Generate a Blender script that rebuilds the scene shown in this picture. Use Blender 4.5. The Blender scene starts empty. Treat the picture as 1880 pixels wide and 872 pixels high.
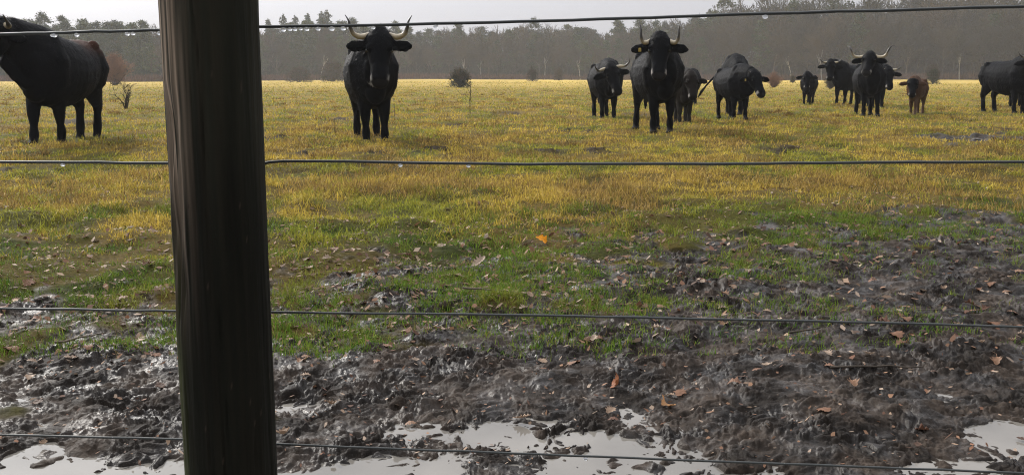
import bpy, math, random
import numpy as np
from mathutils import Vector, Matrix, Quaternion

# ------------------------------------------------------------------ camera, sky, sun, exposure
S = bpy.context.scene
C = S.collection
R = math.radians
F_PX, W_PX, H_PX = 1800.0, 1880.0, 872.0      # focal length in pixels of the photograph
PITCH = R(9.34)
CAM = Vector((0, 0, 1.0))
cam_d = bpy.data.cameras.new('camera'); cam = bpy.data.objects.new('camera', cam_d); C.objects.link(cam)
cam_d.sensor_fit = 'HORIZONTAL'; cam_d.sensor_width = 36.0; cam_d.lens = 36.0 * F_PX / W_PX
cam_d.clip_start = 0.05; cam_d.clip_end = 6000
cam.location = CAM; cam.rotation_euler = (R(90) - PITCH, 0, 0)
S.camera = cam

SUN_AZ, SUN_EL = R(-38), R(29)                 # azimuth from +Y towards +X
world = bpy.data.worlds.new('World'); S.world = world; world.use_nodes = True
nt = world.node_tree; nt.nodes.clear()
sky = nt.nodes.new('ShaderNodeTexSky'); sky.sky_type = 'NISHITA'; sky.sun_disc = False
sky.sun_elevation = SUN_EL; sky.sun_rotation = SUN_AZ
sky.air_density = 1.0; sky.dust_density = 6.0; sky.ozone_density = 1.0; sky.altitude = 0
hs = nt.nodes.new('ShaderNodeHueSaturation'); hs.inputs['Saturation'].default_value = 0.12
mixw = nt.nodes.new('ShaderNodeMix'); mixw.data_type = 'RGBA'; mixw.inputs[0].default_value = 0.9
# overcast: the cloud layer is about three times brighter overhead than at the horizon
wtc = nt.nodes.new('ShaderNodeTexCoord'); wsx = nt.nodes.new('ShaderNodeSeparateXYZ'); wmr = nt.nodes.new('ShaderNodeMapRange'); wcm = nt.nodes.new('ShaderNodeMix')
wmr.inputs['From Min'].default_value = 0.05; wmr.inputs['From Max'].default_value = 0.8
wcm.data_type = 'RGBA'; wcm.inputs[6].default_value = (2.25, 2.27, 2.5, 1); wcm.inputs[7].default_value = (9.2, 9.3, 9.8, 1)
nt.links.new(wtc.outputs['Generated'], wsx.inputs[0]); nt.links.new(wsx.outputs[2], wmr.inputs['Value'])
nt.links.new(wmr.outputs[0], wcm.inputs[0]); nt.links.new(wcm.outputs[2], mixw.inputs[7])
bg = nt.nodes.new('ShaderNodeBackground'); bg.inputs['Strength'].default_value = 0.10
ow = nt.nodes.new('ShaderNodeOutputWorld')
nt.links.new(sky.outputs[0], hs.inputs['Color']); nt.links.new(hs.outputs[0], mixw.inputs[6])
# and brighter on the sun's side than behind the camera
wdot = nt.nodes.new('ShaderNodeVectorMath'); wdot.operation = 'DOT_PRODUCT'; wdot.inputs[1].default_value = (math.sin(SUN_AZ) * .9, math.cos(SUN_AZ) * .9, .25)
wside = nt.nodes.new('ShaderNodeMapRange'); wside.inputs['From Min'].default_value = -.7; wside.inputs['From Max'].default_value = .9
wside.inputs['To Min'].default_value = .3; wside.inputs['To Max'].default_value = 1.3
wmul = nt.nodes.new('ShaderNodeVectorMath'); wmul.operation = 'SCALE'
nt.links.new(wtc.outputs['Generated'], wdot.inputs[0]); nt.links.new(wdot.outputs['Value'], wside.inputs['Value'])
nt.links.new(mixw.outputs[2], wmul.inputs[0]); nt.links.new(wside.outputs[0], wmul.inputs['Scale']); nt.links.new(wmul.outputs[0], bg.inputs['Color']); nt.links.new(bg.outputs[0], ow.inputs['Surface'])

sd = bpy.data.lights.new('sun', 'SUN'); sun = bpy.data.objects.new('sun', sd); C.objects.link(sun)
sd.energy = 1.5; sd.angle = R(10); sd.color = (1.0, 0.95, 0.88)
sdir = Vector((math.sin(SUN_AZ) * math.cos(SUN_EL), math.cos(SUN_AZ) * math.cos(SUN_EL), math.sin(SUN_EL)))
sun.rotation_euler = sdir.to_track_quat('Z', 'Y').to_euler(); sun.location = (-20, 30, 40)

S.view_settings.view_transform = 'Standard'; S.view_settings.look = 'None'
S.view_settings.gamma = 1.0; S.view_settings.use_curve_mapping = False
S.view_settings.exposure = 1.1
S.cycles.max_bounces = 6; S.cycles.diffuse_bounces = 2; S.cycles.glossy_bounces = 2
S.cycles.transmission_bounces = 4; S.cycles.transparent_max_bounces = 8; S.cycles.volume_bounces = 1
S.cycles.use_denoising = True; S.cycles.denoising_prefilter = 'NONE'; S.cycles.denoising_input_passes = 'RGB_ALBEDO_NORMAL'
S.cycles.filter_width = 1.1
HAZE_DENSITY = 0.00048

rng = np.random.default_rng(7)
random.seed(7)

# ------------------------------------------------------------------ helpers
def ray(px, py):
    v = Vector(((px - W_PX / 2) / F_PX, (H_PX / 2 - py) / F_PX, -1.0))
    return Matrix.Rotation(R(90) - PITCH, 3, 'X') @ v

def ground_at(px, py, z=0.0):
    d = ray(px, py); t = (z - CAM.z) / d.z
    return CAM + d * t

def at_dist(px, dist):                         # a ground point under image column px, dist metres ahead
    d = ray(px, 436); k = dist / d.y
    return d.x * k, dist

def tag(o, label=None, cat=None, group=None, kind=None):
    if label: o['label'] = label
    if cat: o['category'] = cat
    if group: o['group'] = group
    if kind: o['kind'] = kind
    return o

def obj(name, me, mat=None, parent=None):
    o = bpy.data.objects.new(name, me); C.objects.link(o)
    if mat is not None and not me.materials: me.materials.append(mat)
    if parent: o.parent = parent
    return o

def empty(name, loc, rz=0.0, scale=1.0):
    o = bpy.data.objects.new(name, None); C.objects.link(o)
    o.location = loc; o.rotation_euler = (0, 0, rz); o.scale = (scale,) * 3
    o.empty_display_size = 0.1
    return o

def np_mesh(name, verts, tris=None, quads=None, col=None, smooth=False, attrs=None):
    me = bpy.data.meshes.new(name)
    verts = np.asarray(verts, np.float32).reshape(-1, 3)
    nt_ = 0 if tris is None else len(tris); nq = 0 if quads is None else len(quads)
    me.vertices.add(len(verts)); me.vertices.foreach_set('co', verts.ravel())
    idx = []
    if nt_: idx.append(np.asarray(tris, np.int32).ravel())
    if nq: idx.append(np.asarray(quads, np.int32).ravel())
    idx = np.concatenate(idx)
    me.loops.add(len(idx)); me.loops.foreach_set('vertex_index', idx)
    me.polygons.add(nt_ + nq)
    starts = np.concatenate([np.arange(nt_) * 3, nt_ * 3 + np.arange(nq) * 4]).astype(np.int32)
    me.polygons.foreach_set('loop_start', starts)
    if smooth: me.polygons.foreach_set('use_smooth', np.ones(nt_ + nq, bool))
    if col is not None: set_col(me, col)
    if attrs:
        for k, v in attrs.items():
            a = me.attributes.new(k, 'FLOAT', 'POINT'); a.data.foreach_set('value', np.asarray(v, np.float32).ravel())
    me.update(calc_edges=True); me.validate(verbose=False)
    return me

def set_col(me, col):
    col = np.asarray(col, np.float32)
    if col.shape[1] == 3: col = np.concatenate([col, np.ones((len(col), 1), np.float32)], 1)
    a = me.attributes.get('Col') or me.attributes.new('Col', 'FLOAT_COLOR', 'POINT')
    a.data.foreach_set('color', col.ravel())

# 2-D gradient noise, about -1..1
_prm = np.random.default_rng(3).permutation(512).astype(np.int64)
_ang = np.random.default_rng(4).uniform(0, 2 * np.pi, 512)
_gx, _gy = np.cos(_ang), np.sin(_ang)
def pn(x, y, seed=0):
    x = np.asarray(x, float) + seed * 17.31; y = np.asarray(y, float) - seed * 9.77
    xi = np.floor(x).astype(np.int64); yi = np.floor(y).astype(np.int64)
    fx, fy = x - xi, y - yi
    u = fx * fx * fx * (fx * (fx * 6 - 15) + 10); v = fy * fy * fy * (fy * (fy * 6 - 15) + 10)
    def g(a, b):
        h = _prm[(_prm[(xi + a) & 511] + yi + b) & 511]
        return _gx[h] * (fx - a) + _gy[h] * (fy - b)
    n0 = g(0, 0) * (1 - u) + g(1, 0) * u; n1 = g(0, 1) * (1 - u) + g(1, 1) * u
    return (n0 * (1 - v) + n1 * v) * 1.5
def fbm(x, y, oct=4, seed=0, gain=0.5):
    t = 0; a = 1; f = 1
    for i in range(oct):
        t = t + a * pn(np.asarray(x) * f, np.asarray(y) * f, seed + i * 5); a *= gain; f *= 2.03
    return t
def sstep(a, b, x):
    t = np.clip((np.asarray(x, float) - a) / (b - a), 0, 1); return t * t * (3 - 2 * t)

# ------------------------------------------------------------------ materials
def mat(name, base=(.5, .5, .5), rough=.8, spec=.5, attr=None):
    m = bpy.data.materials.new(name); m.use_nodes = True
    b = m.node_tree.nodes['Principled BSDF']
    b.inputs['Base Color'].default_value = (*base, 1); b.inputs['Roughness'].default_value = rough
    b.inputs['Specular IOR Level'].default_value = spec
    if attr:
        a = m.node_tree.nodes.new('ShaderNodeAttribute'); a.attribute_name = attr
        m.node_tree.links.new(a.outputs['Color'], b.inputs['Base Color'])
    return m
def N(m, t): return m.node_tree.nodes.new(t)
def L(m, a, b): m.node_tree.links.new(a, b)
def bump(m, scale, strength, dist=.01, detail=6, stretch=None, coord='Object'):
    b = m.node_tree.nodes['Principled BSDF']
    tc = N(m, 'ShaderNodeTexCoord'); n = N(m, 'ShaderNodeTexNoise'); bp = N(m, 'ShaderNodeBump')
    n.inputs['Scale'].default_value = scale; n.inputs['Detail'].default_value = detail
    bp.inputs['Strength'].default_value = strength; bp.inputs['Distance'].default_value = dist
    if stretch:
        mp = N(m, 'ShaderNodeMapping'); mp.inputs['Scale'].default_value = stretch
        L(m, tc.outputs[coord], mp.inputs[0]); L(m, mp.outputs[0], n.inputs['Vector'])
    else: L(m, tc.outputs[coord], n.inputs['Vector'])
    L(m, n.outputs['Fac'], bp.inputs['Height']); L(m, bp.outputs[0], b.inputs['Normal'])
    return n
def noise_tint(m, scale, lo, hi, detail=5, stretch=None):
    """multiply the base colour by a noise between lo and hi"""
    b = m.node_tree.nodes['Principled BSDF']; src = b.inputs['Base Color']
    tc = N(m, 'ShaderNodeTexCoord'); n = N(m, 'ShaderNodeTexNoise'); mr = N(m, 'ShaderNodeMapRange'); mx = N(m, 'ShaderNodeMix')
    mx.data_type = 'RGBA'; mx.blend_type = 'MULTIPLY'; mx.inputs[0].default_value = 1
    n.inputs['Scale'].default_value = scale; n.inputs['Detail'].default_value = detail
    mr.inputs['From Min'].default_value = .3; mr.inputs['From Max'].default_value = .7
    mr.inputs['To Min'].default_value = lo; mr.inputs['To Max'].default_value = hi
    v = tc.outputs['Object']
    if stretch:
        mp = N(m, 'ShaderNodeMapping'); mp.inputs['Scale'].default_value = stretch
        L(m, v, mp.inputs[0]); v = mp.outputs[0]
    L(m, v, n.inputs['Vector']); L(m, n.outputs['Fac'], mr.inputs['Value'])
    if src.is_linked:
        L(m, src.links[0].from_socket, mx.inputs[6])
    else: mx.inputs[6].default_value = src.default_value
    L(m, mr.outputs[0], mx.inputs[7]); L(m, mx.outputs[2], src)
def leafy(name, attr='Col', transl=.35, base=None, rough=.6, spec=.3):
    """thin plant matter: diffuse plus light passing through"""
    m = mat(name, base or (.1, .1, .1), rough, spec, attr if base is None else None)
    t = m.node_tree; b = t.nodes['Principled BSDF']; o = t.nodes['Material Output']
    tr = N(m, 'ShaderNodeBsdfTranslucent'); mx = N(m, 'ShaderNodeMixShader'); mx.inputs[0].default_value = transl
    if base is None: L(m, b.inputs['Base Color'].links[0].from_socket, tr.inputs['Color'])
    else: tr.inputs['Color'].default_value = (*base, 1)
    L(m, b.outputs[0], mx.inputs[1]); L(m, tr.outputs[0], mx.inputs[2]); L(m, mx.outputs[0], o.inputs['Surface'])
    return m

M_ground = mat('soil_and_turf', attr='Col')
def _ground_mat():
    m = M_ground; b = m.node_tree.nodes['Principled BSDF']
    a = N(m, 'ShaderNodeAttribute'); a.attribute_name = 'wet'
    mr = N(m, 'ShaderNodeMapRange'); mr.inputs['To Min'].default_value = .92; mr.inputs['To Max'].default_value = .42
    L(m, a.outputs['Fac'], mr.inputs['Value'])
    tc = N(m, 'ShaderNodeTexCoord'); n2 = N(m, 'ShaderNodeTexNoise'); n2.inputs['Scale'].default_value = 14; n2.inputs['Detail'].default_value = 4
    ma = N(m, 'ShaderNodeMath'); ma.operation = 'MULTIPLY_ADD'; ma.inputs[1].default_value = .7; ma.inputs[2].default_value = -.35
    ad = N(m, 'ShaderNodeMath'); ad.operation = 'ADD'; ad.use_clamp = True
    L(m, tc.outputs['Object'], n2.inputs['Vector']); L(m, n2.outputs['Fac'], ma.inputs[0])
    L(m, mr.outputs[0], ad.inputs[0]); L(m, ma.outputs[0], ad.inputs[1]); L(m, ad.outputs[0], b.inputs['Roughness'])
    ms = N(m, 'ShaderNodeMapRange'); ms.inputs['To Min'].default_value = .03; ms.inputs['To Max'].default_value = .19
    L(m, a.outputs['Fac'], ms.inputs['Value']); L(m, ms.outputs[0], b.inputs['Specular IOR Level'])
    noise_tint(m, 45, .6, 1.4)
    bump(m, 120, .55, .006, 5)
_ground_mat()

M_water = mat('puddle_water', (.175, .162, .142), .06, .4)
M_water.node_tree.nodes['Principled BSDF'].inputs['IOR'].default_value = 1.4
noise_tint(M_water, 3, .75, 1.2)
bump(M_water, 9, .05, .01, 3)
M_grass = leafy('grass_blades', transl=.35, spec=.12)
M_leaf = leafy('dead_leaf', transl=.2, rough=.65, spec=.15)
M_wood = mat('wet_post_wood', (.03, .027, .02), .78, .12)
M_wire = mat('steel_wire', (.045, .05, .048), .5, .5)
M_drop = mat('water_drop', (.9, .92, .95), .02, .8)
_b = M_drop.node_tree.nodes['Principled BSDF']; _b.inputs['Transmission Weight'].default_value = .6; _b.inputs['IOR'].default_value = 1.33
M_coat = mat('cattle_coat', rough=.6, spec=.035, attr='Col')
bump(M_coat, 95, .4, .008, 5)
M_hair = mat('cattle_hair', rough=.45, spec=.08, attr='Col')
M_horn = mat('horn', rough=.35, spec=.5, attr='Col')
M_eye = mat('eye', (.006, .005, .005), .08, .6)
M_tag = mat('ear_tag', (.42, .30, .06), .5, .3)
M_bark = mat('bark', (.075, .062, .05), .9, .2)
noise_tint(M_bark, 2.5, .6, 1.5)
M_twig = mat('bare_twigs', (.074, .066, .045), .9, .2)
M_needle = leafy('pine_needles', transl=.15, rough=.7, spec=.2)
M_brush = mat('brushwood', attr='Col', rough=.9, spec=.1)

# ------------------------------------------------------------------ terrain
_hr = np.random.default_rng(8).uniform(0, 1, (4, 512))
def crumbs(x, y, freq, seed, share=.6, rmin=.25, rmax=.62):
    """scattered clods: the tallest of the rounded lumps around each point, 0..1"""
    x = np.asarray(x) * freq + seed * 3.7; y = np.asarray(y) * freq - seed * 5.1
    xi = np.floor(x).astype(np.int64); yi = np.floor(y).astype(np.int64); best = np.zeros(x.shape)
    for a in (-1, 0, 1):
        for b in (-1, 0, 1):
            h = _prm[(_prm[(xi + a) & 511] + yi + b) & 511]
            dx = xi + a + .15 + .7 * _hr[0, h] - x; dy = yi + b + .15 + .7 * _hr[1, h] - y
            r = rmin + (rmax - rmin) * _hr[2, h]; k = _hr[3, h]
            t = np.clip(1 - (dx * dx + dy * dy) / (r * r), 0, 1) ** .33
            best = np.maximum(best, np.where(k < share, t * r * (.5 + .7 * k / share), 0))
    return best
def edge(x):                                   # how far the trampled mud reaches, in metres ahead
    return np.interp(x, [-3.2, -1.6, -.4, .8, 2.0, 3.2, 5], [4.1, 4.1, 4.6, 5.3, 6.2, 6.8, 7.0])
PUD2 = ground_at(1872, 257)
def mudmask(x, y):
    n = fbm(x * 1.0, y * .8, 3, 11) * .9 + fbm(x * 3.6, y * 3.0, 3, 23) * 1.25
    m = 1 - sstep(-.4, .6, y - edge(x) + n)
    d = np.hypot((x - PUD2.x) / 1.6, (y - PUD2.y) / 1.1) + fbm(x * 1.3, y * 1.3, 3, 31) * .45
    m = np.maximum(m, 1 - sstep(.6, 1.1, d))
    bare = fbm(x * .55, y * .38, 4, 41) + .35 * pn(x * 2.3, y * 1.6, 43)
    bare = sstep(.62, .85, bare) * sstep(8, 11, y) * (1 - sstep(26, 34, y))
    return np.maximum(m, bare * .85)
WATER_Z = -0.012
def height(x, y, mud=None, clods=False):
    x = np.asarray(x, float); y = np.asarray(y, float)
    if mud is None: mud = mudmask(x, y)
    far = .05 * pn(x * .15, y * .12, 51) * sstep(4, 12, y) + .35 * fbm(x * .012, y * .012, 2, 53) * sstep(40, 120, y)
    hum = (.034 * pn(x * 1.6, y * 1.4, 55) + .030 * pn(x * 3.3, y * 2.9, 57)) * (1 - .6 * mud)
    near = 1 - sstep(12, 40, y)
    wx = x + .05 * pn(x * 7, y * 7, 61); wy = y + .05 * pn(x * 7, y * 7, 63)
    b1 = np.abs(pn(wx * 5.5, wy * 6.5, 65)); b2 = np.abs(pn(wx * 13, wy * 15, 67)); b3 = np.abs(pn(wx * 31, wy * 34, 69))
    low = fbm(x * 1.5, y * 1.9, 3, 71)
    hoof = sstep(.35, .6, pn(x * 3.2, y * 3.6, 73))
    cl = np.zeros(x.shape); nm = (y < 9) & (y > .5) & (np.abs(x) < 8) & (mud > .02)
    if nm.any():
        u = wx[nm] + .018 * pn(x[nm] * 24, y[nm] * 24, 66); w = wy[nm] + .018 * pn(x[nm] * 24, y[nm] * 24, 68)
        pk = np.clip(.85 + .8 * pn(x[nm] * 2.6, y[nm] * 3.0, 72), .4, 1.4)
        cl[nm] = pk * (.020 * crumbs(u, w, 8, 1, .35) + .022 * crumbs(u, w, 18, 2, .6) + .020 * crumbs(u, w, 33, 3, .8) + .012 * crumbs(u, w, 64, 4, .8))
    fm = (y >= 9) & (y < 45) & (mud > .05)
    if fm.any(): cl[fm] = .11 * crumbs(x[fm], y[fm], 3.6, 5, .8) + .06 * crumbs(x[fm], y[fm], 8, 6, .8)
    lum = .014 * (b1 - .25) + .010 * (b2 - .22) + .004 * (b3 - .2) - .016 * hoof + cl - .008
    slope = np.interp(y, [1.5, 2.35, 2.75, 3.3, 4.2, 6], [-.032, -.014, .006, .016, .022, .03])
    # left-front and right-front corners stay wetter
    base = slope + .022 * low
    amp = np.interp(y, [2.2, 2.7, 3.2], [.75, .9, 1.0])
    z = far + hum + mud * near * (lum * amp) + (base * (1 - sstep(6, 10, y)))
    d2 = np.hypot((x - PUD2.x) / 1.3, (y - PUD2.y) / .75)
    z = z - .07 * (1 - sstep(.3, 1.4, d2))
    return (z, cl) if clods else z
def hz(x, y): return float(height(np.array([x]), np.array([y]))[0])

def ground_colour(x, y, mud):
    straw = np.array([.200, .142, .040]); olive = np.array([.112, .110, .024]); brown = np.array([.105, .066, .026])
    green = np.array([.04, .07, .012]); soil = np.array([.013, .0098, .0075]); soil2 = np.array([.044, .033, .025])
    g = sstep(-.35, .65, fbm(x * .9, y * .45, 4, 81))[:, None]
    b = sstep(.15, .8, fbm(x * .8, y * .5, 4, 83))[:, None]
    c = straw * (1 - g) + olive * g; c = c * (1 - .6 * b) + brown * .6 * b
    gr = (sstep(.1, .6, fbm(x * 1.4, y * 1.1, 3, 85)) * (1 - sstep(6, 8, y)))[:, None]
    c = c * (1 - .7 * gr) + green * .7 * gr
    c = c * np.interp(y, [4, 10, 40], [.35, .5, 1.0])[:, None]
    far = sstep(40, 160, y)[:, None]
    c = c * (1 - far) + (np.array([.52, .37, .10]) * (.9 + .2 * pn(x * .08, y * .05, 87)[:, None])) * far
    s = sstep(-.4, .6, fbm(x * 5, y * 5, 3, 89))[:, None]
    sc = soil * (1 - s) + soil2 * s
    m = mud[:, None]
    return c * (1 - m) + sc * m

def build_ground():
    a_f = np.linspace(R(-33), R(33), 1250)
    a_c = np.concatenate([np.linspace(R(-180), R(-34), 40), a_f, np.linspace(R(34), R(180), 40)[:-1]])
    r1 = np.concatenate([np.exp(np.arange(math.log(1.75), math.log(6.5), .0019)), np.exp(np.arange(math.log(6.51), math.log(22), .0042))]); r0 = np.array([.15, .5, .9, 1.3, 1.55])
    r2 = 22 * np.exp(np.arange(1, 240) * .021)
    r = np.concatenate([r0, r1, r2])
    A, RR = np.meshgrid(a_c, r); x = (RR * np.sin(A)).ravel(); y = (RR * np.cos(A)).ravel()
    mud = mudmask(x, y); z, cl = height(x, y, mud, True)
    nr, na = A.shape
    i = np.arange(nr - 1)[:, None] * na; j = np.arange(na)[None, :]; j2 = (j + 1) % na
    q = np.stack([i + j, i + j2, i + na + j2, i + na + j], -1).reshape(-1, 4)
    v = np.stack([x, y, z], 1); c = len(v)
    v = np.concatenate([v, [[0, 0, z[:na].mean()]]])
    cap = np.stack([np.full(na, c), (np.arange(na) + 1) % na, np.arange(na)], 1)
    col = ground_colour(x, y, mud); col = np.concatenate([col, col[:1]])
    wet = mud * (.45 + .55 * sstep(-.3, .5, fbm(x * 7, y * 7, 3, 93))) * np.where((y > 8) & (np.hypot(x - PUD2.x, y - PUD2.y) > 2.5), .15, 1); wet = np.concatenate([wet, wet[:1]])
    q = q[:, ::-1]
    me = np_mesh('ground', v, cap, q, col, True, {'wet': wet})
    return tag(obj('ground', me, M_ground), kind='structure')
build_ground()

def water_sheet(name, cx, cy, rx, ry, z, n=48):
    a = np.linspace(0, 2 * np.pi, n, endpoint=False)
    v = [(cx, cy, z)] + [(cx + rx * math.cos(t), cy + ry * math.sin(t), z) for t in a]
    t = [(0, 1 + k, 1 + (k + 1) % n) for k in range(n)]
    return tag(obj(name, np_mesh(name, v, np.array(t)), M_water), kind='structure')
water_sheet('water', 0, 2.5, 4.5, 1.9, WATER_Z)
water_sheet('water', PUD2.x + .25, PUD2.y, 1.0, .55, hz(PUD2.x, PUD2.y) + .06)

# ------------------------------------------------------------------ grass (uncountable): blades
def blades(px, py, n_len, n_wid, col, lean=.6, seed=0, z=None):
    g = np.random.default_rng(seed); n = len(px)
    if z is None: z = height(px, py)
    th = g.uniform(0, 2 * np.pi, n); ld = g.uniform(0, 2 * np.pi, n); ln = np.abs(g.normal(0, lean, n)) + .15
    L_ = n_len; w = n_wid
    base = np.stack([px, py, z - .006], 1)
    side = np.stack([np.cos(th), np.sin(th), np.zeros(n)], 1) * (w / 2)[:, None]
    out = np.stack([np.cos(ld), np.sin(ld), np.zeros(n)], 1)
    up = np.array([0, 0, 1.0])
    def pt(t):
        h = L_ * t; off = L_ * np.sin(np.clip(ln, 0, 1.45)) * t ** 1.7
        zz = h * np.sqrt(np.clip(1 - (np.sin(np.clip(ln, 0, 1.45)) * t ** .8) ** 2, .02, 1))
        return base + out * off[:, None] + up * zz[:, None]
    m = pt(.5); t = pt(1.0)
    v = np.stack([base - side, base + side, m + side * .8, m - side * .8, t], 1).reshape(-1, 3)
    k = np.arange(n)[:, None] * 5
    q = k + np.array([[0, 1, 2, 3]]); tr = k + np.array([[3, 2, 4]])
    return v, tr, q, np.repeat(col, 5, 0)

def scatter(n, y0, y1, seed, amax=31.0, p=2.0):
    """points in the wedge of view, thinning out with distance"""
    g = np.random.default_rng(seed)
    u = g.uniform(0, 1, n); k = p - 1
    if abs(k) < 1e-3: y = y0 * (y1 / y0) ** u
    else: y = (y0 ** -k + u * (y1 ** -k - y0 ** -k)) ** (-1 / k)
    x = y * np.tan(g.uniform(R(-amax), R(amax), n))
    return x, y

def mix3(a, b, t): return np.asarray(a) * (1 - t)[:, None] + np.asarray(b) * t[:, None]

def meadow():
    V, T, Q, K = [], [], [], []; off = 0
    def add(v, t, q, c):
        nonlocal off
        V.append(v); T.append(t + off); Q.append(q + off); K.append(c); off += len(v)
    g = np.random.default_rng(101)
    # matted straw and olive blades of the pasture
    x, y = scatter(460000, 4.0, 150, 102, p=1.4)
    mud = mudmask(x, y); dens = fbm(x * 1.3, y * 1.0, 2, 91) * .6 + .9 * pn(x * 3.6, y * 3.0, 92) + .4 * pn(x * 8, y * 7, 94)
    tz = np.exp(-((y - edge(x) - .8) / 1.3) ** 2)
    keep = (g.uniform(0, 1, len(x)) < (1 - mud) ** 1.5 * (1 - tz * np.clip(1.05 - 1.6 * pn(x * 4.2, y * 3.6, 99), 0, .98)) * np.clip(.6 + .95 * dens, .06, 1))
    x, y, dens = x[keep], y[keep], dens[keep]; n = len(x)
    gg = sstep(-.3, .45, fbm(x * .9, y * .45, 4, 81) + .35 * pn(x * 2.6, y * 1.8, 82) + g.normal(0, .2, n))
    bb = sstep(.15, .8, fbm(x * .8, y * .5, 4, 83) + g.normal(0, .2, n))
    c = mix3([.54, .395, .072], [.30, .30, .038], gg); c = mix3([0, 0, 0], c, np.ones(n))
    c = c * (1 - .7 * bb)[:, None] + np.array([.25, .150, .055]) * (.5 * bb)[:, None]
    ng = sstep(0, .7, fbm(x * 1.4, y * 1.1, 3, 85) + g.normal(0, .2, n)) * (1 - sstep(6.5, 9, y))
    ng = np.maximum(ng, .75 * (1 - sstep(.3, 1.6, y - edge(x))))
    c = c * (1 - ng)[:, None] + np.array([.105, .165, .022]) * ng[:, None]
    c = c * (g.uniform(.55, 1.35, n) * (1 + .3 * pn(x * 6, y * 5, 98)))[:, None]
    ln = (.047 + .045 * np.clip(dens, -.4, 1)) * g.uniform(.6, 1.5, n) * np.interp(y, [4, 7, 20, 120], [.75, 1, 1.15, 1.4])
    wd = np.maximum(.003, y * .0008) * g.uniform(.7, 1.3, n)
    add(*blades(x, y, ln, wd, c, lean=1.05, seed=103))
    return V, T, Q, K, add, g

def build_grass():
    V, T, Q, K, add, g = meadow()
    tx, ty = scatter(15000, 3.4, 9.5, 104, p=1.05)
    tw = fbm(tx * 1.0, ty * .9, 3, 95); e = ty - edge(tx)
    pr = np.exp(-((e - .1) / 1.25) ** 2) * np.clip(.25 + 1.5 * tw + 1.2 * pn(tx * 3.3, ty * 3, 96), .005, 1) * .8 + .035
    k = g.uniform(0, 1, len(tx)) < pr; tx, ty, tw = tx[k], ty[k], tw[k]
    nb = g.integers(10, 46, len(tx)); idx = np.repeat(np.arange(len(tx)), nb); n = len(idx)
    rad = g.uniform(.02, .07, len(tx))[idx]
    x = tx[idx] + g.normal(0, 1, n) * rad; y = ty[idx] + g.normal(0, 1, n) * rad * .8
    k = height(x, y) > WATER_Z + .003; x, y, idx = x[k], y[k], idx[k]; n = len(idx)
    hue = g.uniform(0, 1, len(tx))[idx]
    c = mix3([.085, .190, .016], [.200, .255, .036], hue) * g.uniform(.45, 1.35, n)[:, None]
    dry = g.uniform(0, 1, n) < .12; c[dry] = np.array([.25, .19, .07]) * g.uniform(.7, 1.2, (dry.sum(), 1))
    add(*blades(x, y, g.uniform(.02, .052, n), g.uniform(.0020, .0038, n), c, lean=.7, seed=105))
    # tall dry tussocks further out
    tx, ty = scatter(2600, 7, 70, 106, p=1.4)
    tw = fbm(tx * .7, ty * .45, 3, 97); k = (tw > .0) & (mudmask(tx, ty) < .4); tx, ty = tx[k], ty[k]
    nb = g.integers(25, 70, len(tx)); idx = np.repeat(np.arange(len(tx)), nb); n = len(idx)
    rad = g.uniform(.06, .19, len(tx))[idx]
    x = tx[idx] + g.normal(0, 1, n) * rad; y = ty[idx] + g.normal(0, 1, n) * rad
    hue = g.uniform(0, 1, len(tx))[idx]
    c = mix3([.52, .36, .095], [.20, .125, .045], hue) * g.uniform(.5, 1.35, n)[:, None]
    add(*blades(x, y, g.uniform(.05, .12, n), np.maximum(.004, y * .0008), c, lean=.95, seed=107))
    me = np_mesh('grass', np.concatenate(V), np.concatenate(T), np.concatenate(Q), np.concatenate(K))
    tag(obj('grass', me, M_grass), kind='stuff')
build_grass()

# ------------------------------------------------------------------ tubes, for wires, horns and the bodies of the cattle
def tube_geo(pts, ra, rb=None, lat=None, n=12, cap=True):
    """closed tube through pts; ra along the side vector lat, rb across it"""
    pts = [Vector(p) for p in pts]; rb = rb or ra; k = len(pts)
    if cap:
        d0 = (pts[0] - pts[1]).normalized(); d1 = (pts[-1] - pts[-2]).normalized()
        r0 = min(ra[0], rb[0]); r1 = min(ra[-1], rb[-1])
        pts = [pts[0] + d0 * r0 * .75, pts[0] + d0 * r0 * .45] + pts + [pts[-1] + d1 * r1 * .45, pts[-1] + d1 * r1 * .75]
        ra = [ra[0] * .4, ra[0] * .8] + list(ra) + [ra[-1] * .8, ra[-1] * .4]
        rb = [rb[0] * .4, rb[0] * .8] + list(rb) + [rb[-1] * .8, rb[-1] * .4]
    V = []; prev = None
    for i, p in enumerate(pts):
        t = (pts[min(i + 1, len(pts) - 1)] - pts[max(i - 1, 0)]).normalized()
        if lat is not None: s = Vector(lat)
        elif prev is not None: s = prev
        else: s = Vector((0, 1, 0)) if abs(t.y) < .9 else Vector((0, 0, 1))
        s = (s - t * s.dot(t)).normalized(); u = t.cross(s); prev = s
        for j in range(n):
            a = 2 * math.pi * j / n
            V.append(p + s * (math.cos(a) * ra[i]) + u * (math.sin(a) * rb[i]))
    Q = [(i * n + j, i * n + (j + 1) % n, (i + 1) * n + (j + 1) % n, (i + 1) * n + j) for i in range(len(pts) - 1) for j in range(n)]
    T = []
    a = len(V); V.append(pts[0]); b = len(V); V.append(pts[-1]); o = (len(pts) - 1) * n
    for j in range(n):
        T.append((a, (j + 1) % n, j)); T.append((b, o + j, o + (j + 1) % n))
    return [tuple(v) for v in V], T, Q

class Geo:
    def __init__(s): s.V, s.T, s.Q = [], [], []
    def add(s, g):
        o = len(s.V); s.V += g[0]; s.T += [tuple(i + o for i in t) for t in g[1]]; s.Q += [tuple(i + o for i in q) for q in g[2]]
    def tube(s, *a, **k): s.add(tube_geo(*a, **k))
    def mesh(s, name, col=None, smooth=True):
        return np_mesh(name, s.V, np.array(s.T) if s.T else None, np.array(s.Q) if s.Q else None, col, smooth)

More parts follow.
